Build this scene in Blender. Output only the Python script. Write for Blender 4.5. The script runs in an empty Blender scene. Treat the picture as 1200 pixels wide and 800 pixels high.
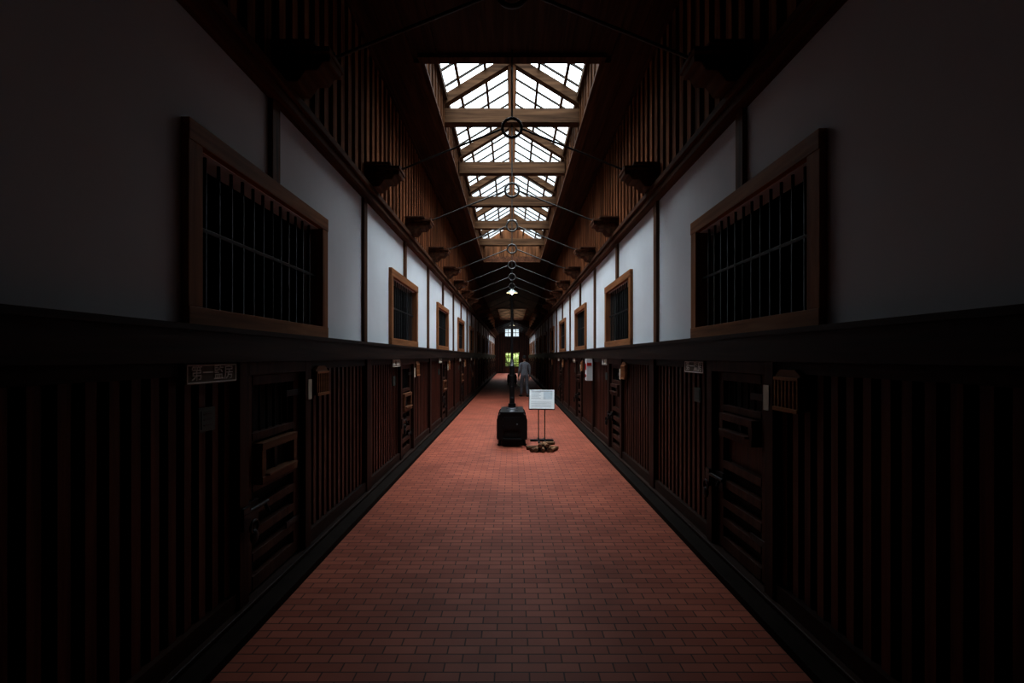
import bpy, bmesh, math, random
from mathutils import Vector, Matrix, Euler
random.seed(7)
scene = bpy.context.scene
COL = scene.collection

# ------------------------------------------------------------------ materials
def new_mat(name):
    m = bpy.data.materials.new(name); m.use_nodes = True
    nt = m.node_tree
    return m, nt, nt.nodes['Principled BSDF']

def plain(name, col, rough=.6, metal=0.0, var=.15, scale=8, emis=None, estr=0, bump=0.0, spec=.3):
    m, nt, b = new_mat(name)
    tc = nt.nodes.new('ShaderNodeTexCoord')
    n = nt.nodes.new('ShaderNodeTexNoise'); n.inputs['Scale'].default_value = scale; n.inputs['Detail'].default_value = 5
    nt.links.new(tc.outputs['Object'], n.inputs['Vector'])
    r = nt.nodes.new('ShaderNodeValToRGB')
    r.color_ramp.elements[0].position = .3; r.color_ramp.elements[1].position = .7
    r.color_ramp.elements[0].color = (*[c*(1-var) for c in col], 1)
    r.color_ramp.elements[1].color = (*[min(1, c*(1+var)) for c in col], 1)
    nt.links.new(n.outputs['Fac'], r.inputs['Fac'])
    nt.links.new(r.outputs['Color'], b.inputs['Base Color'])
    b.inputs['Roughness'].default_value = rough; b.inputs['Metallic'].default_value = metal
    b.inputs['Specular IOR Level'].default_value = spec
    if bump:
        bp = nt.nodes.new('ShaderNodeBump'); bp.inputs['Strength'].default_value = bump; bp.inputs['Distance'].default_value = .01
        nt.links.new(n.outputs['Fac'], bp.inputs['Height']); nt.links.new(bp.outputs['Normal'], b.inputs['Normal'])
    if emis:
        b.inputs['Emission Color'].default_value = (*emis, 1); b.inputs['Emission Strength'].default_value = estr
    return m

def wood(name, dark, light, axis='z', rough=.6, grain=1.0, spec=.15):
    m, nt, b = new_mat(name)
    tc = nt.nodes.new('ShaderNodeTexCoord')
    mp = nt.nodes.new('ShaderNodeMapping')
    s = {'x': (1.2, 22, 22), 'y': (22, 1.2, 22), 'z': (22, 22, 1.2)}[axis]
    mp.inputs['Scale'].default_value = s
    nt.links.new(tc.outputs['Object'], mp.inputs['Vector'])
    n = nt.nodes.new('ShaderNodeTexNoise'); n.inputs['Scale'].default_value = 1.0*grain; n.inputs['Detail'].default_value = 6; n.inputs['Distortion'].default_value = .6
    nt.links.new(mp.outputs['Vector'], n.inputs['Vector'])
    n2 = nt.nodes.new('ShaderNodeTexNoise'); n2.inputs['Scale'].default_value = .25; n2.inputs['Detail'].default_value = 3
    nt.links.new(mp.outputs['Vector'], n2.inputs['Vector'])
    mx = nt.nodes.new('ShaderNodeMath'); mx.operation = 'MULTIPLY_ADD'; mx.inputs[1].default_value = .6
    nt.links.new(n.outputs['Fac'], mx.inputs[0])
    m2 = nt.nodes.new('ShaderNodeMath'); m2.operation = 'MULTIPLY'; m2.inputs[1].default_value = .4
    nt.links.new(n2.outputs['Fac'], m2.inputs[0]); nt.links.new(m2.outputs[0], mx.inputs[2])
    r = nt.nodes.new('ShaderNodeValToRGB')
    r.color_ramp.elements[0].position = .36; r.color_ramp.elements[1].position = .62
    r.color_ramp.elements[0].color = (*dark, 1); r.color_ramp.elements[1].color = (*light, 1)
    nt.links.new(mx.outputs[0], r.inputs['Fac']); nt.links.new(r.outputs['Color'], b.inputs['Base Color'])
    bp = nt.nodes.new('ShaderNodeBump'); bp.inputs['Strength'].default_value = .35; bp.inputs['Distance'].default_value = .006
    nt.links.new(n.outputs['Fac'], bp.inputs['Height']); nt.links.new(bp.outputs['Normal'], b.inputs['Normal'])
    b.inputs['Roughness'].default_value = rough
    b.inputs['Specular IOR Level'].default_value = spec
    return m

M = {}
M['low']   = wood('wood_lower_dark', (.010, .004, .003), (.048, .017, .011), 'z', .5)
M['slat']  = wood('wood_slat', (.032, .009, .006), (.115, .033, .019), 'z', .45, spec=.22)
M['lowy']  = wood('wood_lower_beam', (.010, .005, .004), (.034, .017, .012), 'y', .5)
M['door']  = wood('wood_door', (.018, .007, .005), (.065, .025, .016), 'z', .5)
M['win']   = wood('wood_window_frame', (.17, .068, .028), (.36, .16, .07), 'y', .55)
M['winz']  = wood('wood_window_frame_v', (.17, .068, .028), (.36, .16, .07), 'z', .55)
M['hatch'] = wood('wood_hatch', (.08, .034, .017), (.18, .078, .038), 'y', .55)
M['post']  = wood('wood_post', (.050, .022, .012), (.17, .078, .040), 'z', .6)
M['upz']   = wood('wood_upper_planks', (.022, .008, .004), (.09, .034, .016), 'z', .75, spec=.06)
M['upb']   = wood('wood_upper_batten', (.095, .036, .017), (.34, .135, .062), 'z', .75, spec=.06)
M['corn']  = wood('wood_cornice', (.036, .016, .010), (.12, .052, .028), 'y', .7, spec=.08)
M['ceil']  = wood('wood_ceiling', (.020, .009, .006), (.070, .030, .017), 'y', .6, spec=.1)
M['beamx'] = wood('wood_beam', (.045, .023, .012), (.135, .074, .040), 'x', .7, spec=.08)
M['beamy'] = wood('wood_ridge', (.040, .020, .011), (.12, .064, .033), 'y', .7, spec=.08)
M['shaft'] = wood('wood_shaft', (.040, .016, .007), (.16, .072, .033), 'z', .7, spec=.08)
M['bark']  = wood('firewood_side', (.05, .026, .015), (.22, .12, .065), 'y', .8)
M['plaster'] = plain('white_plaster', (.70, .73, .76), .8, var=.04, scale=1.5, bump=.05, spec=.1)
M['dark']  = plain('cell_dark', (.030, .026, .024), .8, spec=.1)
M['iron']  = plain('black_iron', (.012, .012, .013), .42, .3, bump=.2, scale=30)
M['rod']   = plain('grey_iron_rod', (.05, .048, .046), .5, .3)
M['bar']   = plain('iron_bar', (.010, .010, .011), .5, .3)
M['pipe']  = plain('stove_pipe_steel', (.05, .05, .055), .35, .8, scale=14)
M['white'] = plain('white_card', (.66, .67, .67), .5, var=.02)
M['paper'] = plain('paper_tag', (.62, .57, .45), .8, var=.08)
M['ink']   = plain('ink', (.22, .23, .25), .7)
M['inkb']  = plain('ink_blue', (.48, .52, .55), .7)
M['signb'] = wood('sign_board', (.09, .07, .05), (.17, .14, .105), 'y', .6)
M['signt'] = plain('sign_white_paint', (.80, .79, .72), .6)
M['green'] = plain('patina_plaque', (.07, .10, .09), .5, .3)
M['red']   = plain('red_enamel', (.50, .03, .02), .4)
M['sash']  = plain('glazing_bar', (.035, .028, .022), .7, spec=.1)
M['skin']  = plain('skin', (.50, .31, .22), .55, var=.05)
M['cloth'] = plain('grey_work_jacket', (.17, .18, .20), .9, var=.12, scale=20, bump=.3)
M['trous'] = plain('grey_trousers', (.11, .115, .13), .9, var=.12, scale=20, bump=.3)
M['shoe']  = plain('black_shoe', (.02, .02, .02), .4)
M['hair']  = plain('black_hair', (.012, .010, .010), .6)
M['lip']   = plain('lip', (.40, .18, .14), .5)
M['enamel'] = plain('lamp_enamel', (.10, .12, .11), .35)
M['enamelw'] = plain('lamp_enamel_inner', (.85, .82, .74), .35, var=.02)
M['bulb']  = plain('lamp_bulb', (1, .9, .7), .3, var=0, emis=(1, .78, .5), estr=40)
M['leaf']  = plain('leaf_green', (.20, .22, .09), .8, var=.6, scale=6, bump=.8)
M['grass'] = plain('grass', (.17, .18, .08), .9, var=.4, scale=3)
M['curb']  = plain('dark_curb', (.012, .008, .006), .8, var=.3, scale=6, bump=.2, spec=.08)

# glass
m, nt, b = new_mat('window_glass')
for n in list(nt.nodes):
    if n.type != 'OUTPUT_MATERIAL': nt.nodes.remove(n)
out = [n for n in nt.nodes if n.type == 'OUTPUT_MATERIAL'][0]
tr = nt.nodes.new('ShaderNodeBsdfTransparent'); tr.inputs['Color'].default_value = (.93, .96, .97, 1)
gl = nt.nodes.new('ShaderNodeBsdfGlossy'); gl.inputs['Roughness'].default_value = .05
mixn = nt.nodes.new('ShaderNodeMixShader'); mixn.inputs[0].default_value = .06
nt.links.new(tr.outputs[0], mixn.inputs[1]); nt.links.new(gl.outputs[0], mixn.inputs[2]); nt.links.new(mixn.outputs[0], out.inputs[0])
M['glass'] = m

# brick floor
m, nt, b = new_mat('brick_floor')
tc = nt.nodes.new('ShaderNodeTexCoord')
br = nt.nodes.new('ShaderNodeTexBrick')
br.inputs['Scale'].default_value = 1; br.inputs['Brick Width'].default_value = .175; br.inputs['Row Height'].default_value = .070
br.inputs['Mortar Size'].default_value = .0042; br.inputs['Mortar Smooth'].default_value = .3; br.inputs['Bias'].default_value = 0
br.inputs['Color1'].default_value = (.265, .073, .043, 1); br.inputs['Color2'].default_value = (.36, .110, .067, 1)
br.inputs['Mortar'].default_value = (.075, .025, .018, 1)
nt.links.new(tc.outputs['Object'], br.inputs['Vector'])
n = nt.nodes.new('ShaderNodeTexNoise'); n.inputs['Scale'].default_value = 1.1; n.inputs['Detail'].default_value = 8
nt.links.new(tc.outputs['Object'], n.inputs['Vector'])
r = nt.nodes.new('ShaderNodeValToRGB'); r.color_ramp.elements[0].position = .3; r.color_ramp.elements[1].position = .7
r.color_ramp.elements[0].color = (.72, .70, .70, 1); r.color_ramp.elements[1].color = (1.1, 1.1, 1.1, 1)
nt.links.new(n.outputs['Fac'], r.inputs['Fac'])
mu = nt.nodes.new('ShaderNodeMixRGB'); mu.blend_type = 'MULTIPLY'; mu.inputs[0].default_value = 1
nt.links.new(br.outputs['Color'], mu.inputs[1]); nt.links.new(r.outputs['Color'], mu.inputs[2])
nt.links.new(mu.outputs[0], b.inputs['Base Color'])
bp = nt.nodes.new('ShaderNodeBump'); bp.inputs['Strength'].default_value = .6; bp.inputs['Distance'].default_value = .004; bp.invert = True
nt.links.new(br.outputs['Fac'], bp.inputs['Height']); nt.links.new(bp.outputs['Normal'], b.inputs['Normal'])
b.inputs['Roughness'].default_value = .55; b.inputs['Specular IOR Level'].default_value = .25
M['brick'] = m

# ------------------------------------------------------------------ mesh builder
class MB:
    def __init__(s): s.v = []; s.f = []; s.m = []; s.mats = []; s.sm = []
    def mi(s, k):
        if k not in s.mats: s.mats.append(k)
        return s.mats.index(k)
    def add(s, vs, fs, k, smooth=False):
        o = len(s.v); s.v += [tuple(v) for v in vs]; i = s.mi(k)
        for f in fs: s.f.append([o+a for a in f]); s.m.append(i); s.sm.append(smooth)
    def box(s, x0, x1, y0, y1, z0, z1, k, T=None):
        if x0 > x1: x0, x1 = x1, x0
        if y0 > y1: y0, y1 = y1, y0
        if z0 > z1: z0, z1 = z1, z0
        vs = [Vector(p) for p in ((x0,y0,z0),(x1,y0,z0),(x1,y1,z0),(x0,y1,z0),(x0,y0,z1),(x1,y0,z1),(x1,y1,z1),(x0,y1,z1))]
        if T: vs = [T @ v for v in vs]
        s.add(vs, [(0,3,2,1),(4,5,6,7),(0,1,5,4),(1,2,6,5),(2,3,7,6),(3,0,4,7)], k)
    def cyl(s, p0, p1, r0, k, r1=None, n=12, cap=True):
        r1 = r0 if r1 is None else r1
        p0 = Vector(p0); p1 = Vector(p1); d = (p1-p0).normalized()
        a = d.orthogonal().normalized(); c = d.cross(a)
        vs = []
        for p, r in ((p0, r0), (p1, r1)):
            for i in range(n):
                t = 2*math.pi*i/n; vs.append(p + (a*math.cos(t)+c*math.sin(t))*r)
        s.add(vs, [(i, (i+1) % n, n+(i+1) % n, n+i) for i in range(n)], k, True)
        if cap: s.add(vs, [tuple(range(n))[::-1], tuple(range(n, 2*n))], k)
    def prism_y(s, prof, y0, y1, k):       # prof: (x,z) list
        n = len(prof)
        vs = [(x, y0, z) for x, z in prof]+[(x, y1, z) for x, z in prof]
        s.add(vs, [(i, (i+1) % n, n+(i+1) % n, n+i) for i in range(n)]+[tuple(range(n))[::-1], tuple(range(n, 2*n))], k)
    def prism_x(s, prof, x0, x1, k):       # prof: (y,z)
        n = len(prof)
        vs = [(x0, y, z) for y, z in prof]+[(x1, y, z) for y, z in prof]
        s.add(vs, [(i, (i+1) % n, n+(i+1) % n, n+i) for i in range(n)]+[tuple(range(n))[::-1], tuple(range(n, 2*n))], k)
    def slope(s, xa, za, xb, zb, y0, y1, th, k):   # slab in XZ, thickness downwards
        s.prism_y([(xa, za), (xb, zb), (xb, zb-th), (xa, za-th)], y0, y1, k)
    def lathe(s, prof, c, k, n=24):        # prof (r,z)
        vs = []; fs = []
        for r, z in prof:
            for i in range(n):
                t = 2*math.pi*i/n; vs.append((c[0]+r*math.cos(t), c[1]+r*math.sin(t), c[2]+z))
        for j in range(len(prof)-1):
            for i in range(n): fs.append((j*n+i, j*n+(i+1) % n, (j+1)*n+(i+1) % n, (j+1)*n+i))
        s.add(vs, fs, k, True)
    def torus(s, c, R, r, k, axis='y', n=28, mm=8):
        vs = []; fs = []
        for i in range(n):
            t = 2*math.pi*i/n
            for j in range(mm):
                u = 2*math.pi*j/mm; rr = R+r*math.cos(u); a, b_, h = rr*math.cos(t), rr*math.sin(t), r*math.sin(u)
                p = {'y': (a, h, b_), 'x': (h, a, b_), 'z': (a, b_, h)}[axis]
                vs.append((c[0]+p[0], c[1]+p[1], c[2]+p[2]))
                fs.append((i*mm+j, ((i+1) % n)*mm+j, ((i+1) % n)*mm+(j+1) % mm, i*mm+(j+1) % mm))
        s.add(vs, fs, k, True)
    def ell(s, c, r, k, T=None, nu=16, nv=10):
        vs = []; fs = []
        for j in range(nv+1):
            ph = math.pi*j/nv
            for i in range(nu):
                t = 2*math.pi*i/nu
                v = Vector((c[0]+r[0]*math.sin(ph)*math.cos(t), c[1]+r[1]*math.sin(ph)*math.sin(t), c[2]+r[2]*math.cos(ph)))
                vs.append(T @ v if T else v)
        for j in range(nv):
            for i in range(nu): fs.append((j*nu+i, (j+1)*nu+i, (j+1)*nu+(i+1) % nu, j*nu+(i+1) % nu))
        s.add(vs, fs, k, True)
    def mesh(s, name, origin=(0,0,0)):
        me = bpy.data.meshes.new(name)
        o = Vector(origin)
        me.from_pydata([tuple(Vector(v)-o) for v in s.v], [], s.f)
        for k in s.mats: me.materials.append(M[k])
        me.polygons.foreach_set('material_index', s.m)
        me.polygons.foreach_set('use_smooth', s.sm)
        bm = bmesh.new(); bm.from_mesh(me); bmesh.ops.recalc_face_normals(bm, faces=bm.faces); bm.to_mesh(me); bm.free()
        me.update(); return me
    def obj(s, name, origin=(0,0,0), bevel=0, rotz=0, loc=None, parent=None):
        me = s.mesh(name, origin)
        return place(name, me, loc if loc is not None else origin, rotz, bevel, parent)

def place(name, me, loc, rotz=0, bevel=0, parent=None):
    ob = bpy.data.objects.new(name, me); COL.objects.link(ob)
    ob.location = loc; ob.rotation_euler = (0, 0, rotz)
    if bevel:
        bv = ob.modifiers.new('bevel', 'BEVEL'); bv.width = bevel; bv.segments = 2; bv.limit_method = 'ANGLE'
    if parent: ob.parent = parent
    return ob

# ------------------------------------------------------------------ dimensions
Y0, Y1 = -2.7, 44.6
P = 3.94
CL, CR = 3.22, 3.34           # first cell centres
ZC = 5.17                     # ceiling
SKY = [(5.45, 16.95), (33.4, 43.2)]
SX = 1.08
KS = range(-1, 11)

# floor
b_ = MB(); b_.box(-3.9, 3.9, Y0-.2, Y1+.2, -.12, 0, 'brick'); b_.obj('floor')

for side, sg, C in (('left', -1, CL), ('right', 1, CR)):
    q = MB()
    q.box(sg*1.48, sg*1.80, Y0, Y1, 0, .055, 'curb')
    q.box(sg*1.60, sg*1.80, Y0, Y1, .055, .085, 'lowy')
    q.obj('baseboard_'+side, bevel=.006)
    w = MB()
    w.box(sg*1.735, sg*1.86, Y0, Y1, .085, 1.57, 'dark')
    w.box(sg*1.60, sg*1.86, Y0, Y1, 1.57, 1.735, 'lowy')
    w.box(sg*1.585, sg*1.86, Y0, Y1, 1.735, 1.765, 'lowy')
    cs = [C+P*k for k in KS]
    def clampbox(y0, y1, *a):
        y0 = max(y0, Y0); y1 = min(y1, Y1)
        if y1-y0 > .005: w.box(a[0], a[1], y0, y1, a[2], a[3], a[4])
    prev = Y0
    for c in cs:
        clampbox(prev, c-.82, sg*1.70, sg*1.86, 1.765, 3.44, 'plaster')
        clampbox(c-.82, c+.82, sg*1.70, sg*1.86, 2.72, 3.44, 'plaster')
        clampbox(c-.82, c+.82, sg*1.70, sg*1.86, 1.765, 1.86, 'plaster')
        prev = c+.82
        d = c+P/2
        clampbox(d-.05, d+.05, sg*1.665, sg*1.70, 1.765, 3.44, 'post')
        clampbox(c-.05, c+.05, sg*1.665, sg*1.70, 2.835, 3.44, 'post')
        clampbox(d-.08, d+.08, sg*1.625, sg*1.735, .085, 1.57, 'low')
        for a, e in ((c+.485, d-.08), (d-P+.08, c-.485)):
            clampbox(a, e, sg*1.64, sg*1.735, .085, .19, 'lowy')
            clampbox(a, e, sg*1.65, sg*1.735, 1.50, 1.57, 'lowy')
            n = int((e-a)/.108); st = (e-a)/n
            for i in range(n):
                y = a+st*(i+.5)
                if y < Y0+.05 or y > Y1-.05: continue
                w.add([(sg*1.735, y-.012, .19), (sg*1.735, y+.038, .19), (sg*1.672, y+.016, .19), (sg*1.672, y-.034, .19),
                       (sg*1.735, y-.012, 1.5), (sg*1.735, y+.038, 1.5), (sg*1.672, y+.016, 1.5), (sg*1.672, y-.034, 1.5)],
                      [(0,1,2,3),(4,5,6,7),(0,1,5,4),(1,2,6,5),(2,3,7,6),(3,0,4,7)], 'slat')
    clampbox(prev, Y1, sg*1.70, sg*1.86, 1.765, 3.44, 'plaster')
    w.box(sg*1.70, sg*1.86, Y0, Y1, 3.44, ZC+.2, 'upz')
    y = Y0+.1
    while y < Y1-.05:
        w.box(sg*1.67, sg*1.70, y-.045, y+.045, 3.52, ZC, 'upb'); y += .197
    w.obj('wall_'+side)
    t = MB()
    t.box(sg*1.60, sg*1.70, Y0, Y1, 3.40, 3.47, 'corn')
    t.box(sg*1.57, sg*1.70, Y0, Y1, 3.47, 3.53, 'corn')
    t.obj('trim_'+('1' if sg < 0 else '2'), bevel=.006)
    e = MB()
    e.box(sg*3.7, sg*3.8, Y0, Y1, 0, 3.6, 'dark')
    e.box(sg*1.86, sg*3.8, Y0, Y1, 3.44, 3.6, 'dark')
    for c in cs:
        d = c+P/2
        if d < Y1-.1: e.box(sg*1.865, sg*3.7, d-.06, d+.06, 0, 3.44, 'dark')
    e.obj('wall_cells_'+side)

# ------------------------------------------------------------------ ceiling
c = MB()
segs = []; y = Y0
for a, e in SKY: segs.append((y, a)); y = e
segs.append((y, Y1))
for a, e in segs: c.box(-SX-.08, SX+.08, a, e, ZC, ZC+.15, 'ceil')
for sg in (-1, 1):
    c.box(sg*(SX+.08), sg*1.86, Y0, Y1, ZC, ZC+.15, 'ceil')
    for x in (1.18, 1.42, 1.62): c.box(sg*x, sg*(x+.03), Y0, Y1, ZC-.02, ZC, 'ceil')
for a, e in segs:
    for x in (-.9, -.6, -.3, 0, .3, .6, .9): c.box(x-.015, x+.015, a, e-.12 if e < Y1 else e, ZC-.02, ZC, 'ceil')
c.obj('ceiling')

# end walls
w = MB()
w.box(-3.8, 3.8, Y0-.15, Y0, 0, ZC+.15, 'ceil'); w.obj('wall_back')
w = MB(); T0, T1 = Y1, Y1+.15
w.box(-3.8, -.72, T0, T1, 0, ZC+.15, 'low'); w.box(.72, 3.8, T0, T1, 0, ZC+.15, 'low')
w.box(-.72, .72, T0, T1, 2.0, 3.55, 'low'); w.box(-.72, .72, T0, T1, 4.38, ZC+.15, 'low')
for i in range(14):
    x = -1.55+i*.24
    if abs(x) > .8: w.box(x-.02, x+.02, T0-.03, T0, 0, ZC, 'slat')
w.obj('wall_far')
def sash(name, x0, x1, z0, z1, nx, nz, fw, y):
    q = MB()
    q.box(x0, x1, y, y+.06, z0, z0+fw, 'door'); q.box(x0, x1, y, y+.06, z1-fw, z1, 'door')
    q.box(x0, x0+fw, y, y+.06, z0, z1, 'door'); q.box(x1-fw, x1, y, y+.06, z0, z1, 'door')
    for i in range(1, nx): x = x0+(x1-x0)*i/nx; q.box(x-.02, x+.02, y+.01, y+.05, z0, z1, 'door')
    for i in range(1, nz): z = z0+(z1-z0)*i/nz; q.box(x0, x1, y+.01, y+.05, z-.02, z+.02, 'door')
    q.box(x0+.02, x1-.02, y+.027, y+.033, z0+.02, z1-.02, 'glass')
    return q
sash('x', -.72, .72, 3.55, 4.38, 4, 2, .05, Y1+.02).obj('window_far')
q = sash('x', -.72, .72, .60, 1.98, 4, 3, .06, Y1+.02)
q.box(-.72, .72, Y1+.02, Y1+.08, .0, .60, 'door')
q.box(-.04, .04, Y1+.0, Y1+.02, 0, 1.98, 'door')
for x in (-.6, .12): q.box(x, x+.48, Y1, Y1+.02, .12, .48, 'slat')
q.obj('door_far')

# ------------------------------------------------------------------ skylights
for si, (a, e) in enumerate(SKY):
    q = MB()
    zt = 5.76; zr = 6.50
    for sg in (-1, 1):
        q.box(sg*SX, sg*(SX+.08), a, e, ZC+.001, zt, 'shaft')
        q.box(sg*(SX-.03), sg*(SX+.10), a, e, ZC-.05, ZC, 'corn')
        q.box(sg*(SX-.06), sg*SX, a, e, zt-.10, zt, 'beamy')
        y = a+.2
        while y < e:
            q.box(sg*(SX-.02), sg*SX, y-.02, y+.02, ZC, zt-.1, 'shaft'); y += .25
        q.slope(sg*1.25, zt-.02, 0, zr, a-.02, e+.02, .006, 'glass')
        y = a+.1
        while y < e:
            q.slope(sg*1.2, zt, 0, zr-.01, y-.012, y+.012, .035, 'sash'); y += .394
        for f in (.33, .66):
            x = sg*1.25*(1-f); z = zt-.02+(zr-zt)*f
            q.box(x-.02, x+.02, a, e, z-.09, z-.04, 'beamy')
    q.box(-.075, .075, a, e, zr-.24, zr-.04, 'beamy')
    for yy, s2 in ((a, -1), (e, 1)):
        q.prism_y([(-1.25, zt-.02), (0, zr+.01), (1.25, zt-.02)], yy, yy+s2*.08, 'shaft')
        q.box(-SX-.08, SX+.08, yy, yy+s2*.08, ZC+.16, zt, 'shaft')
        q.box(-SX-.03, SX+.03, yy-.02*s2, yy+s2*.10, ZC-.05, ZC+.16, 'corn')
    k = 0
    while True:
        y = 3.30+1.97*k; k += 1
        if y > e-.1: break
        if y < a+.1: continue
        q.box(-SX, SX, y-.08, y+.08, 5.29, 5.51, 'beamx')
        q.box(-.06, .06, y-.05, y+.05, 5.51, zr-.22, 'shaft')
        for sg in (-1, 1):
            q.slope(sg*SX, zt-.02, 0, zr-.10, y-.06, y+.06, .16, 'beamx')
    q.obj('skylight', origin=(0, (a+e)/2, ZC))
    L = bpy.data.lights.new('skylight_portal', 'AREA'); L.shape = 'RECTANGLE'; L.size = 2*SX; L.size_y = e-a
    L.cycles.is_portal = True
    lo = bpy.data.objects.new('skylight_portal', L); COL.objects.link(lo); lo.location = (0, (a+e)/2, ZC+.02)

# ------------------------------------------------------------------ windows (barred)
q = MB()
FX0, FX1 = -.10, .045
for z0, z1 in ((-.535, -.435), (.425, .535)):
    q.box(FX0, FX1, -.885, .885, z0, z1, 'win')
for y0, y1 in ((-.885, -.775), (.775, .885)):
    q.box(FX0, FX1-.004, y0, y1, -.436, .426, 'winz')
for i in range(1, 13):
    y = -.775+1.55*i/13; q.cyl((-.03, y, -.44), (-.03, y, .43), .011, 'bar', n=8)
q.box(-.04, -.02, -.775, .775, -.005, .02, 'bar')
wm = q.mesh('window_mesh')
n = 1
for sg, C in ((-1, CL), (1, CR)):
    for k in KS:
        y = C+P*k
        place('window_%d' % n, wm, (sg*1.70, y, 2.30), 0 if sg < 0 else math.pi, .006); n += 1

# ------------------------------------------------------------------ doors
def door_mesh(hz0, hz1, hm):
    q = MB()
    for s in (-1, 1): q.box(-.06, .045, s*.385, s*.483, 0, 1.483, 'low')
    q.box(-.06, .045, -.385, .385, 1.40, 1.483, 'low')
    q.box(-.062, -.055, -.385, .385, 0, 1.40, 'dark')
    for s in (-1, 1): q.box(-.05, 0, s*.275, s*.38, .01, 1.395, 'door')
    wb, wt = (1.02, 1.33) if hz1 < 1.0 else (1.14, 1.33)
    rails = [(.01, .10), (.19, .25), (.34, .40), (.49, .55), (.64, .70), (1.33, 1.395)]
    rails.append((wb-.05, wb))
    for a, e in rails: q.box(-.05, .004, -.275, .275, a, e, 'door')
    for i in range(6):
        y = -.275+.55*(i+.5)/6; q.cyl((-.03, y, wb), (-.03, y, wt), .010, 'bar', n=8)
    q.box(-.052, -.04, -.275, .275, .70, wb-.05, 'slat')
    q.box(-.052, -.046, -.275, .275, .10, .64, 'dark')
    q.box(-.04, .05, -.24, .24, hz0, hz0+.05, hm); q.box(-.04, .05, -.24, .24, hz1-.05, hz1, hm)
    q.box(-.04, .046, -.24, -.19, hz0+.05, hz1-.05, hm); q.box(-.04, .046, .19, .24, hz0+.05, hz1-.05, hm)
    q.box(.0, .075, -.20, .20, hz0+.05, hz0+.065, hm)
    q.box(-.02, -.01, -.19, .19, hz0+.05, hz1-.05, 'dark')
    q.box(-.01, .01, -.02, .02, hz0+.05, hz1-.05, 'bar')
    q.box(.0, .022, -.37, -.24, .46, .60, 'iron')
    q.box(.045, .062, -.47, -.395, .46, .60, 'iron')
    q.cyl((.05, -.46, .56), (.05, -.18, .56), .014, 'iron')
    q.cyl((.05, -.22, .565), (.08, -.22, .50), .011, 'iron')
    q.torus((.085, -.40, .47), .04, .009, 'iron', 'x', 18, 6)
    q.ell((.085, -.40, .41), (.02, .035, .045), 'iron')
    for z in (.25, 1.22): q.box(.0, .012, .15, .40, z, z+.045, 'iron'); q.cyl((.02, .385, z-.02), (.02, .385, z+.07), .014, 'iron')
    return q.mesh('door_mesh')
dl = door_mesh(.68, .95, 'hatch'); dr = door_mesh(.90, 1.08, 'door')
n = 1
for sg, C in ((-1, CL), (1, CR)):
    for k in KS:
        y = C+P*k+(-.02)
        place('door_%d' % n, dl if sg < 0 else dr, (sg*1.67, y, .086), 0 if sg < 0 else math.pi, .004); n += 1

q = MB()
q.box(0, .02, -.21, .21, -.055, .055, 'signb')
for z in (-.05, .042): q.box(.02, .026, -.205, .205, z, z+.008, 'signt')
for y in (-.205, .197): q.box(.02, .026, y, y+.008, -.05, .05, 'signt')
sm = q.mesh('sign_mesh')
q = MB(); q.box(0, .012, -.065, .065, -.065, .065, 'green'); q.box(.012, .016, -.05, .05, -.05, .05, 'green')
for z in (-.03, 0, .03): q.box(.016, .018, -.035, .035, z-.004, z+.004, 'pipe')
pm = q.mesh('plaque_mesh')
q = MB()
q.prism_x([(-.12, -.12), (.12, -.12), (.12, .09), (.07, .125), (-.07, .125), (-.12, .09)], 0, .03, 'hatch')
q.box(.03, .05, -.12, .12, -.125, -.10, 'win'); q.box(.03, .045, -.12, .12, .06, .08, 'win')
for i in range(7): y = -.11+.22*i/6; q.box(.03, .042, y-.008, y+.008, -.10, .06, 'win')
bm_ = q.mesh('tablet_mesh')
q = MB(); q.box(0, .004, -.03, .03, -.08, .08, 'paper')
tm = q.mesh('tag_mesh')
chars = '一二三四五六七八九十'
for sg, C in ((-1, CL), (1, CR)):
    rz = 0 if sg < 0 else math.pi
    for k in KS:
        y = C+P*k
        o = -1 if sg < 0 else 1
        sgn = place('cell_number_sign', sm, (sg*1.65, y+o*.74, 1.51), rz, .003)
        if k < 5 and k >= 0:
            cu = bpy.data.curves.new('sign_lettering', 'FONT'); cu.body = '第'+chars[k]+'監房'; cu.size = .088; cu.align_x = 'CENTER'; cu.align_y = 'CENTER'; cu.extrude = .002
            cu.materials.append(M['signt'])
            to = bpy.data.objects.new('sign_lettering', cu); COL.objects.link(to); to.parent = sgn
            to.location = (.023, 0, 0); to.rotation_euler = (math.pi/2, 0, math.pi/2)
        place('metal_plaque', pm, (sg*1.672, y+o*.74, 1.26), rz)
        place('name_tablet_box', bm_, (sg*1.65, y-o*.66, 1.40), rz, .003)
        place('paper_tag', tm, (sg*1.624, y-o*.435, 1.34), rz)

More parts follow.
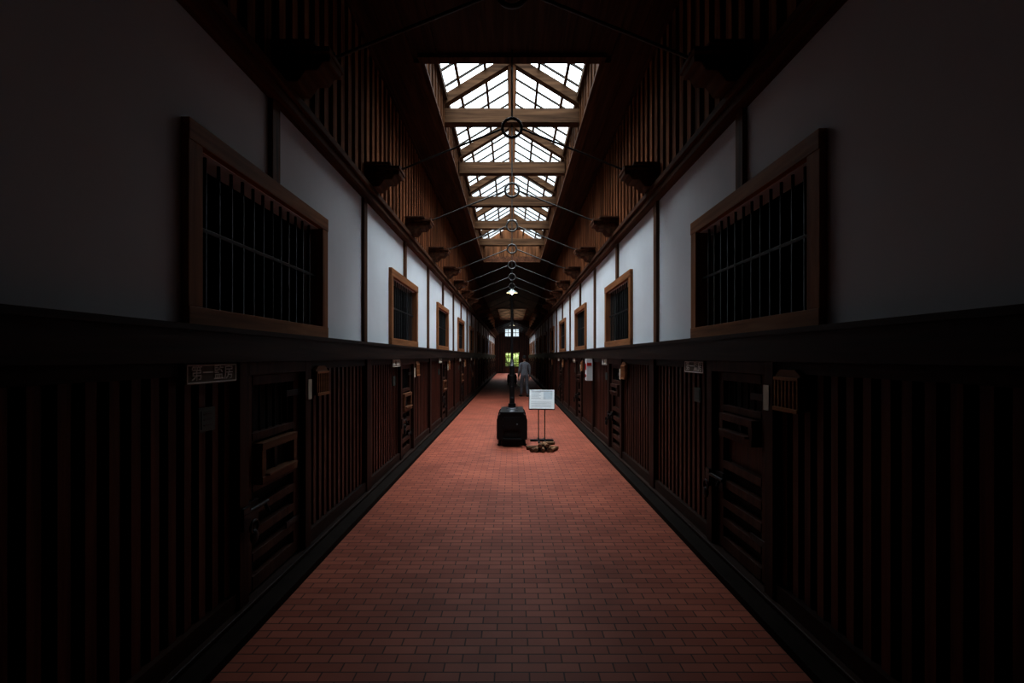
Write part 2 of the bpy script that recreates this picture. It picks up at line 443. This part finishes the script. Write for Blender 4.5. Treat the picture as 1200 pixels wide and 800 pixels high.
# ------------------------------------------------------------------ corbels & tie rods
q = MB()
q.prism_y([(0, -.13), (.16, -.13), (.22, -.05), (.30, -.05), (.34, .01), (.385, .01), (.39, .06), (.0, .06)], -.11, .11, 'corn')
q.box(0, .40, -.14, .14, .06, .10, 'corn'); q.box(0, .30, -.17, .17, .10, .13, 'corn')
cm = q.mesh('corbel_mesh')
ys = [3.30+1.97*k for k in range(-2, 21)]
for y in ys:
    for sg in (-1, 1): place('wooden_corbel', cm, (sg*1.665, y, 3.66), 0 if sg < 0 else math.pi, .008)
for y in ys:
    q = MB()
    for sg in (-1, 1):
        q.cyl((sg*1.30, y, 3.76), (sg*.11, y, 4.24), .012, 'rod', n=8)
        q.cyl((sg*1.30, y, 3.72), (sg*1.30, y, 3.80), .022, 'rod', n=8)
    q.torus((0, y, 4.25), .11, .018, 'rod')
    under = any(a+.1 < y < e-.1 for a, e in SKY)
    q.cyl((0, y, 4.36), (0, y, 5.29 if under else ZC-.02), .010, 'rod', n=8)
    q.obj('tie_rod', origin=(0, y, 4.25))

# ------------------------------------------------------------------ hanging lamps
for y in (ys[7], ys[14]):
    q = MB()
    q.cyl((0, y, 4.14), (0, y, 3.62), .012, 'iron', n=8)
    q.cyl((0, y, 3.62), (0, y, 3.52), .03, 'iron', n=12)
    q.lathe([(.03, .06), (.05, .03), (.10, .0), (.17, -.05), (.175, -.055)], (0, y, 3.50), 'enamel')
    q.lathe([(.172, -.057), (.10, -.008), (.045, .02), (.0, .03)], (0, y, 3.50), 'enamelw')
    q.ell((0, y, 3.44), (.035, .035, .045), 'bulb')
    q.obj('pendant_lamp', origin=(0, y, 3.5))

# ------------------------------------------------------------------ stoves + pipe
def stove(y, name):
    q = MB()
    z0 = .13
    prof = [(-.255, z0), (.255, z0), (.262, z0+.03), (.262, z0+.34), (.235, z0+.41), (.19, z0+.445), (-.19, z0+.445), (-.235, z0+.41), (-.262, z0+.34), (-.262, z0+.03)]
    q.prism_y(prof, y+.03, y+.92, 'iron')
    big = [(x*1.04, z0+(z-z0-.22)*1.04+.22) for x, z in prof]
    q.prism_y(big, y, y+.035, 'iron'); q.prism_y(big, y+.90, y+.94, 'iron'); q.prism_y(big, y+.45, y+.475, 'iron')
    q.box(-.21, .21, y-.01, y+.94, z0+.45, z0+.48, 'iron')
    for yy in (.25, .60): q.lathe([(.0, .012), (.11, .012), (.12, .0)], (0, y+yy, z0+.48), 'pipe')
    q.box(-.15, .15, y-.025, y, z0+.16, z0+.39, 'iron'); q.box(-.12, .12, y-.035, y-.025, z0+.19, z0+.36, 'iron')
    q.cyl((.09, y-.035, z0+.27), (.09, y-.08, z0+.27), .008, 'pipe'); q.ell((.09, y-.085, z0+.27), (.016, .016, .016), 'pipe')
    for z in (.20, .32): q.cyl((-.16, y-.02, z0+z), (-.16, y-.02, z0+z+.04), .013, 'iron')
    q.box(-.12, .12, y-.02, y, z0+.03, z0+.12, 'iron')
    for i in range(4): q.box(-.09+i*.05, -.065+i*.05, y-.025, y-.02, z0+.045, z0+.105, 'dark')
    q.box(-.16, .16, y-.11, y, z0+.0, z0+.02, 'iron')
    for sx in (-1, 1):
        for yy in (.08, .84):
            q.cyl((sx*.20, y+yy, z0+.03), (sx*.235, y+yy, 0), .030, 'iron', r1=.02)
            q.ell((sx*.235, y+yy, .018), (.034, .034, .018), 'iron')
    yp = y+.78
    q.cyl((0, yp, z0+.47), (0, yp, z0+.56), .075, 'iron', n=20)
    q.cyl((0, yp, z0+.50), (0, yp, 1.40), .050, 'pipe', n=20)
    for z in (.80, 1.02, 1.24): q.torus((0, yp, z), .051, .007, 'pipe', 'z', 20, 6)
    q.ell((0, yp, 1.40), (.055, .055, .055), 'pipe')
    q.cyl((0, yp, 1.40), (0, yp+9.5, 1.47), .048, 'pipe', n=20)
    for i in range(1, 11): q.torus((0, yp+i*.9, 1.40+.0074*i*.9), .05, .006, 'pipe', 'y', 20, 6)
    for i in (1, 3): 
        yy = [t for t in ys if t > yp+i*2][0]
        q.cyl((0, yy, 1.46), (0, yy, 4.13 if abs(yy-ys[7]) > .1 else 1.6), .003, 'iron', n=6)
    yy = yp+9.5
    q.ell((0, yy, 1.47), (.055, .055, .055), 'pipe')
    q.cyl((0, yy, 1.47), (0, yy, ZC-.021), .048, 'pipe', n=20)
    q.obj(name, origin=(0, y+.4, 0))
stove(8.15, 'wood_stove'); stove(26.0, 'wood_stove')

# ------------------------------------------------------------------ information stand
q = MB()
cx, cy = .565, 8.62
T = Matrix.Translation((cx, cy, .80)) @ Matrix.Rotation(math.radians(-5), 4, 'Z') @ Matrix.Rotation(math.radians(-24), 4, 'X')
q.box(-.235, .235, 0, .02, -.19, .19, 'white', T)
q.box(-.245, .245, .02, .032, -.20, .20, 'pipe', T)
for i in range(5): q.box(-.20, -.02 - (.03 if i % 2 else 0), -.002, 0, .13-i*.03, .135-i*.03, 'ink', T)
q.box(.03, .20, -.002, 0, .0, .15, 'inkb', T)
q.box(-.20, .20, -.002, 0, .155, .166, 'ink', T)
for i in range(4): q.box(-.20, .18, -.002, 0, -.06-i*.03, -.056-i*.03, 'ink', T)
for s in (-1, 1):
    q.cyl((cx+s*.06, cy+.04, .02), (cx+s*.06, cy+.04, .80), .009, 'iron', n=10)
    q.box(cx+s*.06-.02, cx+s*.06+.02, cy-.20, cy+.25, 0, .025, 'iron')
q.box(cx-.22, cx+.22, cy-.01, cy+.09, .0, .03, 'iron')
q.obj('information_stand', origin=(cx, cy, 0))

# firewood
q = MB()
def log(p, ang, L, r):
    dx, dy = math.cos(ang), math.sin(ang)
    a = Vector(p)-Vector((dx, dy, 0))*L/2; e = Vector(p)+Vector((dx, dy, 0))*L/2
    q.cyl(a, e, r, 'bark', r1=r*.9, n=7)
for i, (x, y, z, an) in enumerate([(.40, 7.72, .036, 1.3), (.49, 7.70, .036, 1.5), (.58, 7.74, .036, 1.7), (.33, 7.86, .036, .2), (.66, 7.86, .036, -.5), (.45, 7.74, .10, 1.4), (.54, 7.76, .10, 1.8), (.50, 7.90, .036, .1), (.36, 7.70, .036, .9), (.67, 7.72, .036, 1.1), (.60, 7.90, .10, .3)]):
    log((x+.03, y, z), an, .22, .036)
q.obj('firewood_pile', origin=(.5, 7.8, 0))

# wall-mounted alarm box
q = MB()
yb = CR+P+P/2
q.box(1.50, 1.624, yb-.09, yb+.09, 1.12, 1.56, 'white'); q.box(1.495, 1.50, yb-.07, yb+.07, 1.34, 1.46, 'red')
q.box(1.51, 1.60, yb-.095, yb-.09, 1.42, 1.48, 'red'); q.cyl((1.49, yb, 1.22), (1.50, yb, 1.22), .03, 'red')
q.obj('fire_alarm_box', origin=(1.6, yb, 1.35), bevel=.006)

# ------------------------------------------------------------------ person
def skin_obj(verts, edges, radii, roots, lvl=2):
    me = bpy.data.meshes.new('skel'); me.from_pydata(verts, edges, [])
    ob = bpy.data.objects.new('skel', me); COL.objects.link(ob)
    ob.modifiers.new('skin', 'SKIN')
    sv = me.skin_vertices[0].data
    for i, r in enumerate(radii):
        sv[i].radius = r if isinstance(r, tuple) else (r, r); sv[i].use_root = i in roots
    ss = ob.modifiers.new('sub', 'SUBSURF'); ss.levels = lvl; ss.render_levels = lvl
    bpy.context.view_layer.update()
    dg = bpy.context.evaluated_depsgraph_get()
    ev = ob.evaluated_get(dg); em = ev.to_mesh()
    vs = [v.co.copy() for v in em.vertices]; fs = [tuple(p.vertices) for p in em.polygons]
    ev.to_mesh_clear(); bpy.data.objects.remove(ob)
    return vs, fs

def person(loc, rz):
    q = MB()
    V = [(0,0,.90),(0,.0,1.04),(0,.01,1.19),(0,-.005,1.31),(0,0,1.385),(0,.012,1.44)]
    R = [(.145,.105),(.135,.10),(.155,.11),(.12,.085),(.055,.055),(.05,.05)]
    E = [(0,1),(1,2),(2,3),(3,4),(4,5)]
    def ch(st, pts):
        p = st
        for c_, r in pts: V.append(c_); R.append(r); E.append((p, len(V)-1)); p = len(V)-1
        return p
    for s, fy in ((-1, .10), (1, -.10)):
        ch(0, [((s*.09, 0, .82), .092), ((s*.10, fy*.5+.03, .45), .068), ((s*.105, fy, .13), .058), ((s*.105, fy-.005, .09), .052)])
    wr = []
    for s, fy in ((-1, .10), (1, .02)):
        ch(3, [((s*.12, 0, 1.32), .07), ((s*.185, -.005, 1.29), .062), ((s*.225, -.03, 1.03), .05), ((s*.22, fy, .82), .038), ((s*.218, fy+.008, .80), .036)])
        wr.append((s, Vector((s*.218, fy+.008, .80))))
    vs, fs = skin_obj(V, E, R, {0})
    cl, tr_, sk = [], [], []
    for f in fs:
        z = sum(vs[i].z for i in f)/len(f); x = sum(abs(vs[i].x) for i in f)/len(f)
        (sk if (z > 1.375 and x < .08) else (cl if (z > .86 or x > .185) else tr_)).append(f)
    q.add(vs, cl, 'cloth', True); q.add(vs, tr_, 'trous', True); q.add(vs, sk, 'skin', True)
    q.lathe([(.066, 0), (.072, .03), (.062, .055)], (0, 0, 1.355), 'cloth', 18)
    for s, fy in ((-1, .10), (1, -.10)):
        vs, fs = skin_obj([(s*.105, fy-.05, .045), (s*.107, fy+.04, .05), (s*.115, fy+.15, .035), (s*.117, fy+.19, .030)], [(0,1),(1,2),(2,3)],
                          [(.042,.042), (.046,.048), (.046,.034), (.036,.026)], {0})
        mz = min(v.z for v in vs); vs = [v-Vector((0, 0, mz)) for v in vs]
        q.add(vs, fs, 'shoe', True)
    for s, w_ in wr:
        P0 = w_
        vv = [P0, P0+Vector((0, .012, -.045)), P0+Vector((0, .018, -.08))]; rr = [(.026,.026), (.020,.036), (.017,.038)]
        vs, fs = skin_obj(vv, [(0,1),(1,2)], rr, {0}); q.add(vs, fs, 'skin', True)
        for i, (dy, L) in enumerate(((.046, .068), (.028, .076), (.008, .072), (-.012, .056))):
            a = P0+Vector((0, dy, -.085))
            vs, fs = skin_obj([a, a+Vector((-s*.006, .003, -L*.45)), a+Vector((-s*.018, .004, -L*.78)), a+Vector((-s*.032, .004, -L))],
                              [(0,1),(1,2),(2,3)], [.0095, .009, .008, .0065], {0}, 1); q.add(vs, fs, 'skin', True)
        a = P0+Vector((-s*.005, .04, -.035))
        vs, fs = skin_obj([a, a+Vector((-s*.012, .025, -.025)), a+Vector((-s*.02, .032, -.052))], [(0,1),(1,2)], [.012, .010, .008], {0}, 1); q.add(vs, fs, 'skin', True)
    hc = Vector((0, .02, 1.545)); TH = Matrix.Translation(hc) @ Matrix.Rotation(math.radians(8), 4, 'X').inverted() @ Matrix.Rotation(math.radians(12), 4, 'Z')
    hb = MB(); hb.ell((0, 0, 0), (.074, .094, .112), 'skin', None, 32, 24)
    out_ = []
    for v in hb.v:
        x, y, z = v
        if z < 0: x *= 1-.35*(-z/.112)**1.5; 
        if z < -.03 and y < 0: y *= 1-.4*min(1, (-z-.03)/.08)
        if y > 0:
            y += .020*math.exp(-((x/.012)**2+((z+.018)/.02)**2))
            y += .006*math.exp(-((x/.024)**2+((z+.055)/.008)**2))
            y -= .008*math.exp(-(((abs(x)-.031)/.014)**2+((z-.004)/.013)**2))
            y += .005*math.exp(-((x/.03)**2+((z+.092)/.014)**2))
        out_.append(TH @ Vector((x, y, z)))
    q.add(out_, hb.f, 'skin', True)
    for s in (-1, 1):
        q.ell((s*.031, .080, .004), (.011, .009, .008), 'white', TH); q.ell((s*.031, .0875, .004), (.005, .003, .005), 'hair', TH)
        q.ell((s*.031, .088, .022), (.016, .005, .003), 'hair', TH)
        q.ell((s*.076, -.006, -.008), (.008, .018, .030), 'skin', TH)
    q.ell((0, .088, -.055), (.020, .006, .003), 'lip', TH)
    hb = MB(); hb.ell((0, -.008, .012), (.083, .100, .112), 'hair', None, 32, 24)
    keep = [f for f in hb.f if not any((hb.v[i][1] > .03 and hb.v[i][2] < .06) or hb.v[i][2] < -.055 or (hb.v[i][2] < -.02 and hb.v[i][1] > -.03) for i in f)]
    q.add([TH @ Vector(v) for v in hb.v], keep, 'hair', True)
    me = q.mesh('person'); place('person', me, loc, rz)
person((.50, 18.3, 0), math.radians(15))

# ------------------------------------------------------------------ outside greenery
q = MB(); q.box(-25, 25, Y1+.15, Y1+40, -.14, -.02, 'grass'); q.obj('lawn_ground')
bm = bmesh.new()
for i in range(40):
    p = Vector((random.uniform(-9, 9), Y1+random.uniform(9, 13), random.uniform(.3, 3.2)))
    bmesh.ops.create_icosphere(bm, subdivisions=3, radius=random.uniform(.9, 1.5), matrix=Matrix.Translation(p))
for v in bm.verts: v.co += Vector((random.uniform(-.1, .1),)*3); v.co.z = max(v.co.z, -.02)
me = bpy.data.meshes.new('hedge'); bm.to_mesh(me); bm.free(); me.materials.append(M['leaf'])
place('hedge', me, (0, 0, 0))

# ------------------------------------------------------------------ world
w = bpy.data.worlds.new('overcast'); scene.world = w; w.use_nodes = True
nt = w.node_tree; bg = nt.nodes['Background']; bg.inputs[0].default_value = (.90, .955, 1.0, 1)
tc = nt.nodes.new('ShaderNodeTexCoord'); sp = nt.nodes.new('ShaderNodeSeparateXYZ'); nt.links.new(tc.outputs['Generated'], sp.inputs[0])
mx = nt.nodes.new('ShaderNodeMath'); mx.operation = 'MAXIMUM'; mx.inputs[1].default_value = 0; nt.links.new(sp.outputs['Z'], mx.inputs[0])
pw = nt.nodes.new('ShaderNodeMath'); pw.operation = 'POWER'; pw.inputs[1].default_value = 3.2; nt.links.new(mx.outputs[0], pw.inputs[0])
ma = nt.nodes.new('ShaderNodeMath'); ma.operation = 'MULTIPLY_ADD'; ma.inputs[1].default_value = 38; ma.inputs[2].default_value = 1.15
nt.links.new(pw.outputs[0], ma.inputs[0]); nt.links.new(ma.outputs[0], bg.inputs[1])

# ------------------------------------------------------------------ camera
cam = bpy.data.cameras.new('camera'); co = bpy.data.objects.new('camera', cam); COL.objects.link(co)
co.location = (0, 0, 1.6); co.rotation_euler = (math.radians(90), 0, 0)
cam.lens = 16; cam.sensor_width = 36; cam.shift_y = 18/1200; cam.clip_start = .05; cam.clip_end = 300
scene.camera = co
scene.view_settings.view_transform = 'Standard'
scene.view_settings.gamma = 0.8
